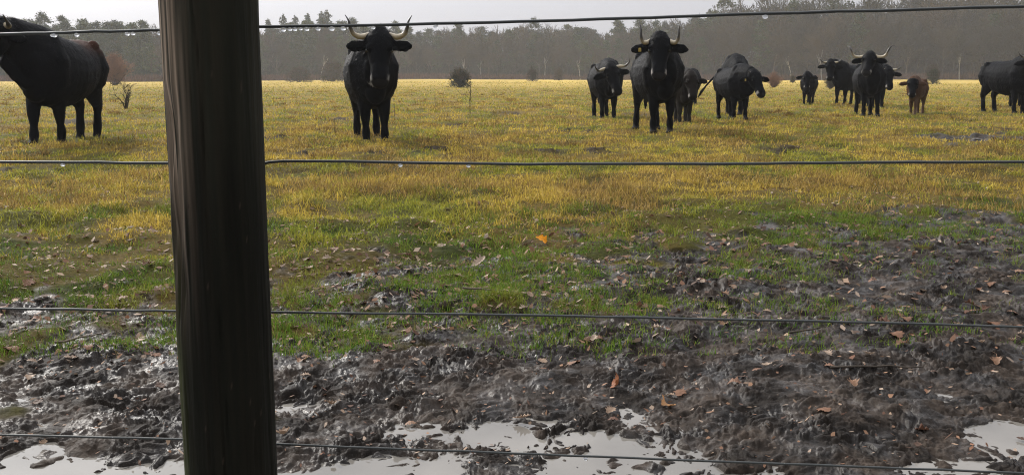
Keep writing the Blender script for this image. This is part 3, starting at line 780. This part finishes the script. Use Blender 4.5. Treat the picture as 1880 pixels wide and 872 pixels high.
def grow_pine(seed, h=14.0, kind='scots'):
    g = np.random.default_rng(seed); trunk = []; q = np.zeros(3); d = np.array([g.normal(0, .03), g.normal(0, .03), 1.0])
    N_ = 8
    for i in range(N_):
        r = q + d * h * .95 / N_ + np.append(g.normal(0, .09, 2), 0); w = .17 * (1 - i / N_) + .03
        trunk.append((q, r, w, .17 * (1 - (i + 1) / N_) + .03)); q = r
    cent, rad = [], []
    if kind == 'scots':
        nb = 46
        for i in range(nb):
            t = g.uniform(.16, 1.0) ** .8; R_ = h * .19 * (1 - np.clip((t - .45) / .56, -1, 1) ** 2 * .88) * g.uniform(.45, 1.1); a = g.uniform(0, 6.28)
            for s in (.5, .8, 1.0):
                cent.append([math.cos(a) * R_ * s, math.sin(a) * R_ * s, h * t + .35 * R_ * s * .5 + g.normal(0, .15)]); rad.append(.42 * (1.2 - .3 * s))
            trunk.append((np.array([0, 0, h * t - R_ * .2]), np.array(cent[-1]), .045, .015))
    else:
        nb = 90
        for i in range(nb):
            t = .12 + .86 * (i / nb); R_ = h * .30 * (1.02 - t) ** .75 * g.uniform(.45, 1.2); a = i * 2.4 + g.uniform(0, .6)
            for s in (.35, .65, .95):
                cent.append([math.cos(a) * R_ * s, math.sin(a) * R_ * s, h * t - R_ * s * .25]); rad.append(.08 + .22 * (1 - t) * (1.15 - .5 * s))
        cent.append([0, 0, h * .99]); rad.append(.12)
    cols = np.array([[.040, .066, .022], [.055, .078, .028], [.070, .086, .036], [.034, .054, .022]])
    V, T, c = needle_clumps(np.array(cent), np.array(rad), 22 if kind == 'scots' else 9, .26, g, cols)
    return trunk, (V, T, c)

def tree_meshes():
    out = {'bare': [], 'scots': [], 'spruce': []}
    for i in range(7):
        t, c = grow_bare(900 + i, 16, spread=[.5, .42, .6, .5, .38, .55, .46][i], twig=.075, forks=3, lean=g_lean[i])
        tv, tq = branch_tris(t); cv, cq = branch_tris(c)
        out['bare'].append((np_mesh('trunk', tv, None, tq), np_mesh('crown', cv, None, cq)))
        out['bare'][-1][0].materials.append(M_bark); out['bare'][-1][1].materials.append(M_twig)
        print('bare', i, len(c))
    for kind, n in (('scots', 5), ('spruce', 3)):
        for i in range(n):
            t, (v, tr, c) = grow_pine(950 + i + 20 * (kind == 'spruce'), 14, kind)
            tv, tq = branch_tris(t); a = np_mesh('trunk', tv, None, tq); b = np_mesh('crown', v, tr, None, c)
            a.materials.append(M_bark); b.materials.append(M_needle); out[kind].append((a, b))
    return out
g_lean = [0, .4, -.3, .5, 0, .6, .2]
TM = tree_meshes()

def forest_edge(px):                           # distance of the wood's edge under image column px
    return float(np.interp(px, [-200, 300, 480, 1000, 1400, 1900, 2100], [200, 200, 245, 260, 232, 205, 200]))
def top_px(px):                                # height of the tree tops in the photograph
    return float(np.interp(px, [-100, 100, 290, 480, 560, 640, 760, 900, 1000, 1100, 1200, 1300, 1400, 1650, 1800, 1900],
                           [32, 40, 42, 52, 46, 40, 56, 47, 46, 52, 40, 26, 14, 14, 10, 8]))
def vary(m, lo, hi):
    """each tree its own tone"""
    b = m.node_tree.nodes['Principled BSDF']; src = b.inputs['Base Color']; oi = N(m, 'ShaderNodeObjectInfo'); rp = N(m, 'ShaderNodeValToRGB'); mx = N(m, 'ShaderNodeMix')
    rp.color_ramp.elements[0].color = (*lo, 1); rp.color_ramp.elements[1].color = (*hi, 1); mx.data_type = 'RGBA'; mx.blend_type = 'MULTIPLY'; mx.inputs[0].default_value = 1
    L(m, oi.outputs['Random'], rp.inputs[0])
    if src.is_linked: L(m, src.links[0].from_socket, mx.inputs[6])
    else: mx.inputs[6].default_value = src.default_value
    L(m, rp.outputs[0], mx.inputs[7]); L(m, mx.outputs[2], src)
vary(M_twig, (.55, .62, .62), (1.35, 1.1, .95)); vary(M_needle, (.6, .65, .7), (1.35, 1.25, 1.1)); vary(M_bark, (.6, .6, .6), (1.7, 1.6, 1.5))
LAB = {'scots': ('dark green pine tree at the misty edge of the wood', 'pine tree', 'pine trees along the edge of the wood', 'pine_tree'),
       'spruce': ('pointed spruce tree rising above the misty wood', 'spruce tree', 'spruce trees rising above the wood', 'spruce_tree'),
       'bare': ('leafless brown tree at the misty edge of the wood', 'bare tree', 'bare trees along the edge of the wood', 'bare_tree')}
def plant_tree(kind, x, y, h, g):
    lab, cat, grp, nm = LAB[kind]; base = 16 if kind == 'bare' else 14
    e = empty(nm, (x, y, hz(x, y) - .1), g.uniform(0, 6.28), h / base); e.scale = (h / base * g.uniform(.9, 1.15), h / base * g.uniform(.9, 1.15), h / base)
    tag(e, lab, cat, grp)
    a, b = TM[kind][g.integers(0, len(TM[kind]))]
    obj('trunk', a, None, e); obj('crown', b, None, e)

def kind_at(px, g, row):
    u = g.uniform()
    if px < 310: return 'scots' if u < .95 else 'bare'
    if px < 700: return 'scots' if u < (.5 if row else .3) else 'bare'
    if px < 1330: return 'scots' if u < .38 else 'bare'
    return 'scots' if u < .10 else 'bare'

def build_forest():
    g = np.random.default_rng(77); cnt = 0
    for row in range(4):
        step = [25, 27, 28, 30][row]; px = -60 + g.uniform(0, step)
        while px < 1950:
            dist = forest_edge(px) + row * 7 + g.uniform(-2.5, 2.5); x, y = at_dist(px, dist)
            if not 296 < px < 468 or row == 0:
                frac = [.72, .86, .97, 1.05][row] * g.uniform(.86, 1.08)
                h = ((140 - top_px(px)) / F_PX * dist + 1.0) * frac * (1.2 if px > 1300 else 1)
                plant_tree(kind_at(px, g, row), x, y, max(h, 6), g); cnt += 1
            px += step * g.uniform(.6, 1.4)
    for px, py in ((508, 38), (535, 30), (556, 33), (578, 29), (602, 26), (612, 24), (1290, 20), (1475, 30)):
        dist = forest_edge(px) + 55; x, y = at_dist(px, dist); plant_tree('spruce', x, y, (140 - py) / F_PX * dist + 1, g); cnt += 1
    # a few birches whose pale trunks show against the wood
    mb = M_bark.copy(); mb.name = 'birch_bark'
    for nd in mb.node_tree.nodes:
        if nd.type == 'MIX' and not nd.inputs[6].is_linked: nd.inputs[6].default_value = (.34, .32, .29, 1)
    bt = [TM['bare'][i][0].copy() for i in (1, 4)]
    for m_ in bt: m_.materials.clear(); m_.materials.append(mb)
    for px in (598, 855, 885, 998, 1062, 1100, 1440, 1494, 1740):
        dist = forest_edge(px) - 4 + g.uniform(-2, 2); x, y = at_dist(px, dist); h = ((140 - top_px(px)) / F_PX * dist + 1) * g.uniform(.6, .85)
        e = empty('birch_tree', (x, y, hz(x, y) - .1), g.uniform(0, 6.28), h / 16); i = int(g.integers(0, 2))
        tag(e, 'slender birch with a pale trunk standing before the dark wood', 'birch', 'pale trunked birches in front of the wood')
        obj('trunk', bt[i], None, e); obj('crown', TM['bare'][(1, 4)[i]][1], None, e)
    print('trees', cnt)
    # the wood behind, one mass nobody could count
    Vb, Qb, ob = [], [], 0; Vn, Tn, Cn, on = [], [], [], 0
    def co_of(me):
        a = np.empty(len(me.vertices) * 3, np.float32); me.vertices.foreach_get('co', a); return a.reshape(-1, 3)
    cache = {}
    for row in range(3):
        px = -120.0
        while px < 2000:
            dist = forest_edge(px) + 32 + row * 9 + g.uniform(-3, 3); x, y = at_dist(px, dist)
            h = ((140 - top_px(px)) / F_PX * dist + 1.0) * g.uniform(.8, .98)
            k = 'scots' if g.uniform() < (.85 if px < 310 else .6 if px < 1330 else .35) else 'bare'
            i = int(g.integers(0, len(TM[k]))); sc = h / (16 if k == 'bare' else 14); a = g.uniform(0, 6.28)
            M = np.array([[math.cos(a), -math.sin(a), 0], [math.sin(a), math.cos(a), 0], [0, 0, 1]]) * sc
            if (k, i) not in cache:
                r = []
                for me in TM[k][i]:
                    n = len(me.polygons[0].vertices); f = np.empty(len(me.polygons) * n, np.int32); me.polygons.foreach_get('vertices', f)
                    r.append((co_of(me), f.reshape(-1, n)))
                cache[(k, i)] = r
            for v, f in cache[(k, i)]:
                v2 = v @ M.T + np.array([x, y, 0], np.float32)
                if f.shape[1] == 4: Vb.append(v2); Qb.append(f + ob); ob += len(v2)
                else: Vn.append(v2); Tn.append(f + on); on += len(v2); Cn.append(np.tile([.036, .048, .022], (len(v2), 1)))
            px += g.uniform(13, 30)
    tag(obj('woodland', np_mesh('woodland', np.concatenate(Vb), None, np.concatenate(Qb)), M_twig), kind='stuff')
    tag(obj('woodland', np_mesh('woodland', np.concatenate(Vn), np.concatenate(Tn), None, np.concatenate(Cn)), M_needle), kind='stuff')
    # brushwood and bracken under the trees
    n = 170000; px = g.uniform(-150, 2030, n); dist = np.interp(px, [-200, 300, 480, 1000, 1400, 1900, 2100], [200, 200, 245, 260, 232, 205, 200]) + g.uniform(-4, 34, n)
    x = (px - 940) / F_PX / math.cos(PITCH) * dist; y = dist
    hmax = np.interp(px, [0, 600, 1300, 1650, 2000], [5.0, 4.5, 5.0, 5.5, 5.5]) * (.75 + .5 * fbm(x * .12, y * .1, 2, 61)) * np.interp(dist - np.interp(px, [-200, 300, 480, 1000, 1400, 1900, 2100], [200, 200, 245, 260, 232, 205, 200]), [-4, 2, 8, 34], [.15, .3, .8, 1])
    z = g.uniform(0, 1, n) ** 1.3 * np.maximum(hmax, .6)
    p = np.stack([x, y, z + height(x, y)], 1); d = g.normal(0, .3, (n, 3)); d[:, 2] = np.abs(d[:, 2]) + .6
    w = np.stack([g.uniform(.05, .16, n), np.zeros(n), np.zeros(n)], 1)
    V = np.stack([p - w, p + w, p + d], 1).reshape(-1, 3)
    rust = sstep(1250, 1650, px)[:, None]; lowz = (z < .8)[:, None]; c0 = np.clip((px - 250) / 250, 0, 1)[:, None]
    c = np.array([.030, .042, .022]) * (1 - c0) + np.array([.046, .046, .030]) * c0; c = c * (1 - rust) + np.array([.07, .048, .036]) * rust
    c = c * np.clip(1 + .55 * fbm(x * .16, z * .25 + y * .05, 3, 171), .35, 1.9)[:, None]
    c = np.where(lowz, np.array([.125, .065, .042]), c) * g.uniform(.6, 1.4, (n, 1))
    V2 = V.copy(); V2[:, 1] += 42; V2[:, 0] *= 1.2; V2[:, 2] *= 1.7; V = np.concatenate([V, V2]); c = np.concatenate([c, c]); n *= 2
    tag(obj('undergrowth', np_mesh('undergrowth', V, np.arange(n * 3).reshape(-1, 3), None, np.repeat(c, 3, 0)), M_brush), kind='stuff')
build_forest()

# ------------------------------------------------------------------ bushes and saplings on the pasture
M_rusty = mat('rusty_twigs', (.26, .15, .10), .9, .1)
def twig_bush(name, label, px, py, w_px, h_px, seed, cat='bush', leafy_cols=None, twig=.012, thin=False, group=None, n_stem=16):
    g = np.random.default_rng(seed); p = ground_at(px, py); dist = p.y; k = dist / F_PX
    W, Hh = w_px * k / 2, h_px * k
    e = empty(name, (p.x, p.y, hz(p.x, p.y) - .02)); tag(e, label, cat, group)
    st, tw = [], []
    for i in range(n_stem):
        a = g.uniform(0, 6.28); tilt = g.uniform(0, .9)
        end = np.array([math.cos(a) * W * tilt, math.sin(a) * W * tilt, Hh * g.uniform(.65, 1.0) * (1 - .45 * tilt)])
        q = np.array([math.cos(a) * .05 * W, math.sin(a) * .05 * W, 0]); prev = q
        for j in range(1, 5):
            r = q + (end - q) * j / 4 + g.normal(0, .04 * Hh, 3) * (j < 4); r[2] = max(r[2], .02)
            st.append((prev, r, twig * (1.6 - .3 * j), twig * (1.3 - .3 * j)))
            for _ in range(2 if thin else 5):
                d = (end - q) / np.linalg.norm(end - q) + g.normal(0, .7, 3); d[2] = abs(d[2]); d /= np.linalg.norm(d)
                m = r + d * Hh * g.uniform(.08, .22); tw.append((r, m, twig * .5, twig * .3))
                for _ in range(1 if thin else 3):
                    d2 = d + g.normal(0, .6, 3); d2 /= np.linalg.norm(d2); tw.append((m, m + d2 * Hh * g.uniform(.05, .14), twig * .35, twig * .22))
            prev = r
    v, q = branch_tris(st); obj('stem', np_mesh('stem', v, None, q), M_bark, e)
    v, q = branch_tris(tw); obj('crown', np_mesh('crown', v, None, q), M_rusty if seed in (2, 6) else M_twig, e)
    if leafy_cols is not None:
        n = 170; a = g.normal(0, 1, (n, 3)); a /= np.linalg.norm(a, axis=1)[:, None]; r = g.uniform(.35, 1, n) ** .5
        hz_ = g.uniform(.03, .85, n) ** .9; an = g.uniform(0, 6.28, n); rr = W * (.95 - .75 * hz_ ** 1.6) * g.uniform(.2, 1, n) ** .5 * (1 + .25 * pn(an * 1.5, hz_ * 4, seed))
        cent = np.stack([rr * np.cos(an), rr * np.sin(an), hz_ * Hh], 1)
        V, T, c = needle_clumps(cent, np.full(n, W * .13), 16, W * .07, g, np.array(leafy_cols)); V[:, 2] = np.maximum(V[:, 2], .0)
        obj('foliage', np_mesh('foliage', V, T, None, c), M_needle, e)
    return e
DG = [[.022, .036, .012], [.034, .046, .018], [.04, .04, .02]]
BR = [[.055, .045, .028], [.06, .04, .026], [.04, .045, .022]]
twig_bush('bush', 'dense dark green bush with brown twigs on top, alone on the pasture', 845, 160, 44, 36, 1, leafy_cols=DG, twig=.03, n_stem=34)
twig_bush('bush', 'brown leafless bush behind the bull, next to the fence post', 212, 156, 60, 54, 2, twig=.045, n_stem=70)
twig_bush('sapling', 'small thin bare sapling behind the bull, forking close to the ground', 231, 199, 52, 54, 3, cat='sapling', twig=.022, thin=True, n_stem=7)
twig_bush('bush', 'small greenish bush in front of the wood, first of a pair', 977, 152, 24, 24, 4, leafy_cols=BR, twig=.03)
twig_bush('bush', 'small greenish bush in front of the wood, nearer the herd in its pair', 1026, 150, 20, 22, 5, leafy_cols=BR, twig=.03)
twig_bush('bush', 'low brown twiggy bush beside the tagged young cow', 1421, 160, 34, 26, 6, twig=.03, n_stem=40)
twig_bush('bush', 'tiny dark bush between the young cow and the small black calf', 1455, 154, 12, 14, 7, twig=.03, leafy_cols=BR)
twig_bush('bush', 'low brown twigs on the grass behind the small black calf', 1524, 163, 30, 28, 8, twig=.022, n_stem=26)
twig_bush('bush', 'greenish bush standing behind the brown calf', 1712, 156, 26, 32, 9, leafy_cols=[[.04, .055, .022], [.055, .06, .03]], twig=.025)
twig_bush('bush', 'rounded olive bush against the wood beside the fence post', 550, 150, 46, 28, 10, leafy_cols=BR, twig=.04)
twig_bush('bush', 'rounded olive bush against the wood beside the lone cow', 612, 150, 50, 42, 11, leafy_cols=BR, twig=.04)

def stalk(label, px, py, h_px, seed, cat='stalk', name='dry_stalk', r=.006, side=2):
    g = np.random.default_rng(seed); p = ground_at(px, py); k = p.y / F_PX; h = h_px * k
    q = Vector((p.x, p.y, hz(p.x, p.y) - .02)); P = [q]
    for i in range(5): q = q + Vector((g.normal(0, .06) * h / 5, g.normal(0, .06) * h / 5, h / 5)); P.append(q)
    G = Geo(); G.tube([v - P[0] for v in P], [r * (1 - .12 * i) for i in range(6)], n=6)
    for i in range(side):
        b = P[g.integers(2, 5)] - P[0]; G.tube([b, b + Vector((g.normal(0, .12), g.normal(0, .05), .22)) * h * .7], [r * .6, r * .35], n=5)
    o = obj(name, G.mesh(name), M_bark); o.location = P[0]; tag(o, label, cat)
stalk('thin dry stalk sticking up between the fence post and the lone cow', 615, 250, 32, 1, r=.009, side=0)
stalk('tall thin bare sapling stem in front of the dark green bush', 863, 211, 62, 2, 'sapling', 'sapling', r=.012, side=4)
stalk('thin dry stalk beside the hooves of the lone cow', 724, 214, 34, 3, r=.008)
stalk('fine dry stalk on the open grass between the lone cow and dark bush', 799, 200, 30, 4, r=.008)
stalk('thin dry stalk in front of the walking bull', 60, 238, 36, 5, r=.008, side=0)

# ------------------------------------------------------------------ fallen leaves and twigs
def leaf_mesh(seed, lobes=4, curl=.3, length=.09):
    g = np.random.default_rng(seed); n = 26; V = [(0, 0, 0)]; half = []
    for i in range(n + 1):
        t = i / n; w = length * .34 * math.sin(math.pi * min(1, t * .97 + .02)) ** .7 * (1 + .28 * math.cos(t * lobes * 2 * math.pi + .8)) * (.7 + .5 * t)
        half.append((t * length, w))
    for s in (1, -1):
        pass
    V = []; ca, cb = g.uniform(-curl, curl) * 5, g.uniform(-.2, 1) * curl * 6
    def z(u, w): return .5 * ca * (u - length / 2) ** 2 / length * 1.5 + cb * w * w / length * g.uniform(.85, 1.15) + g.normal(0, .0009)
    for u, w in half:
        for f in (-1, -.5, 0, .5, 1): V.append((u - length / 2, w * f, z(u, w * f) + .002))
    Q = [(i * 5 + j, i * 5 + j + 1, i * 5 + j + 6, i * 5 + j + 5) for i in range(n) for j in range(4)]
    m = len(V); V += [(-length / 2, -.0012, .001), (-length / 2, .0012, .001), (-length * .72, .001, .004), (-length * .72, -.001, .004)]; Q.append((m, m + 1, m + 2, m + 3))
    return V, Q
LEAF_COL = [(.19, .10, .06), (.27, .185, .125), (.13, .066, .042), (.34, .255, .19), (.22, .125, .075), (.09, .054, .038)]
def leaf_material(name, c): 
    m = leafy(name, transl=.15, base=c, rough=.6, spec=.2); noise_tint(m, 60, .7, 1.3); return m
LEAF_M = [leaf_material('dead_leaf_brown', c) for c in LEAF_COL]
M_orange = leaf_material('dead_leaf_orange', (.78, .30, .012)); M_tan = leaf_material('dead_leaf_tan', (.40, .21, .09)); M_rust = leaf_material('dead_leaf_rust', (.28, .11, .05))
def leaf_obj(px, py, mi, size, seed, lab, cat='leaf', group=None, M=None, tilt=.35, lift=.006):
    g = np.random.default_rng(seed); p = ground_at(px, py)
    zz = max(hz(p.x, p.y), WATER_Z if p.y < 4.3 else -9)
    V, Q = leaf_mesh(seed, int(g.integers(3, 6)), .3, size)
    o = obj('fallen_leaf', np_mesh('fallen_leaf', V, None, np.array(Q), None, True), M or LEAF_M[mi])
    o.location = (p.x, p.y, zz + lift); o.rotation_euler = (g.normal(0, tilt), g.normal(0, tilt), g.uniform(0, 6.28)); tag(o, lab, cat, group)
    return o
def build_leaves():
    leaf_obj(997, 452, 0, .085, 11, 'bright orange leaf lying on the dark trampled grass', M=M_orange, tilt=.5, lift=.022)
    leaf_obj(1222, 750, 0, .062, 12, 'curled tan leaf, palest in the mud, between clods', M=M_tan, tilt=.5, lift=.018)
    leaf_obj(1135, 716, 0, .070, 13, 'ragged rusty brown leaf on wet mud just behind the curled tan one', M=M_rust, tilt=.35, lift=.014)
    leaf_obj(1162, 640, 0, .075, 14, 'pale buff leaf lying flat on mud beyond the ragged rusty one', M=LEAF_M[3], tilt=.2, lift=.012)
    leaf_obj(880, 498, 0, .085, 15, 'pale leaf with lifted edges on the green tufts', M=LEAF_M[3], tilt=.4, lift=.02)
    g = np.random.default_rng(63)
    base = []
    for i in range(14):
        V, Q = leaf_mesh(700 + i, int(g.integers(3, 6)), .35, float(g.uniform(.04, .068))); me = np_mesh('fallen_leaf', V, None, np.array(Q), None, True); me.materials.append(LEAF_M[i % 6]); base.append(me)
    n = 0
    while n < 290:
        py = 360 + 480 * g.uniform() ** 1.0; px = g.uniform(-20, 1900)
        if 300 < px < 505: continue
        d = math.exp(-((py - 520) / 130) ** 2)
        if g.uniform() > .08 + .92 * d: continue
        p = ground_at(px, py); z = max(hz(p.x, p.y), WATER_Z if p.y < 4.3 else -9)
        o = obj('fallen_leaf', base[g.integers(0, 14)]); o.location = (p.x, p.y, z + g.uniform(.004, .016)); k = g.uniform(.6, 1.15); o.scale = (k, k, k)
        o.rotation_euler = (g.normal(0, .16), g.normal(0, .16), g.uniform(0, 6.28)); n += 1
        tag(o, 'brown dead leaf lying on the trampled mud and grass', 'leaf', 'dead leaves scattered over the mud and grass')
    # the crumbs of older leaves: too many to count
    m = 15000; x, y = scatter(m, 2.4, 14, 64, p=1.2); e = y - edge(x)
    k = np.random.default_rng(65).uniform(0, 1, m) < np.where(e < -1, .3, np.where(e < 2.2, 1, .12)); x, y = x[k], y[k]; m = len(x)
    z = height(x, y); k = z > WATER_Z; x, y, z = x[k], y[k], z[k]; m = len(x)
    a = g.uniform(0, 6.28, m); s = g.uniform(.005, .024, m) * np.interp(y, [2.4, 3.4, 4.2], [.4, .6, 1]); c = np.stack([x, y, z + g.uniform(.004, .018, m)], 1)
    u = np.stack([np.cos(a), np.sin(a), g.normal(0, .35, m)], 1) * s[:, None]; w = np.stack([-np.sin(a), np.cos(a), g.normal(0, .35, m)], 1) * (s * g.uniform(.3, .8, m))[:, None]
    j = lambda: g.uniform(.5, 1.3, m)[:, None]
    V = np.stack([c - u * j(), c - u * .4 * j() + w * j(), c + u * .5 * j() + w * j() * .8, c + u * j(), c - w * j()], 1).reshape(-1, 3)
    cc = np.array(LEAF_COL)[g.integers(0, 6, m)] * g.uniform(.6, 1.6, (m, 1))
    tag(obj('leaf_litter', np_mesh('leaf_litter', V, np.arange(m)[:, None] * 5 + np.array([[0, 3, 4]]), np.arange(m)[:, None] * 5 + np.array([[0, 1, 2, 3]]), np.repeat(cc, 5, 0)), M_leaf), kind='stuff')
    labs = ['dark twig lying across the mud near the trodden grass', 'short dark twig half sunk in the wet mud', 'crooked thin twig lying among the green tufts', 'straight pale twig on the mud']
    for i, (px, py, ln, ang) in enumerate([(1610, 690, .32, .1), (150, 640, .2, .9), (900, 560, .28, -.5), (1480, 620, .18, .4)]):
        p = ground_at(px, py); P = []
        for t in np.linspace(-.5, .5, 7):
            xx, yy = p.x + math.cos(ang) * t * ln, p.y + math.sin(ang) * t * ln; P.append((xx + g.normal(0, .004), yy, hz(xx, yy) + .012))
        top = max(q[2] for q in P); P = [(a_, b_, (c_ + top * 2) / 3) for a_, b_, c_ in P]
        G = Geo(); G.tube(P, list(np.linspace(.005, .002, 7)), n=6); tag(obj('twig', G.mesh('twig'), M_bark), labs[i], 'twig')
build_leaves()

# ------------------------------------------------------------------ damp air
def build_haze():
    x0, x1, y0, y1, z0, z1 = -420, 420, -60, 420, -4, 24
    V = [(x, y, z) for z in (z0, z1) for y in (y0, y1) for x in (x0, x1)]
    Q = [(0, 2, 3, 1), (4, 5, 7, 6), (0, 1, 5, 4), (2, 6, 7, 3), (0, 4, 6, 2), (1, 3, 7, 5)]
    m = bpy.data.materials.new('haze'); m.use_nodes = True; m.node_tree.nodes.clear()
    o = N(m, 'ShaderNodeOutputMaterial'); v = N(m, 'ShaderNodeVolumePrincipled')
    v.inputs['Color'].default_value = (.93, .94, .96, 1); v.inputs['Density'].default_value = HAZE_DENSITY; v.inputs['Anisotropy'].default_value = .2
    L(m, v.outputs[0], o.inputs['Volume'])
    tag(obj('haze', np_mesh('haze', V, None, np.array(Q)), m), kind='stuff')
build_haze()
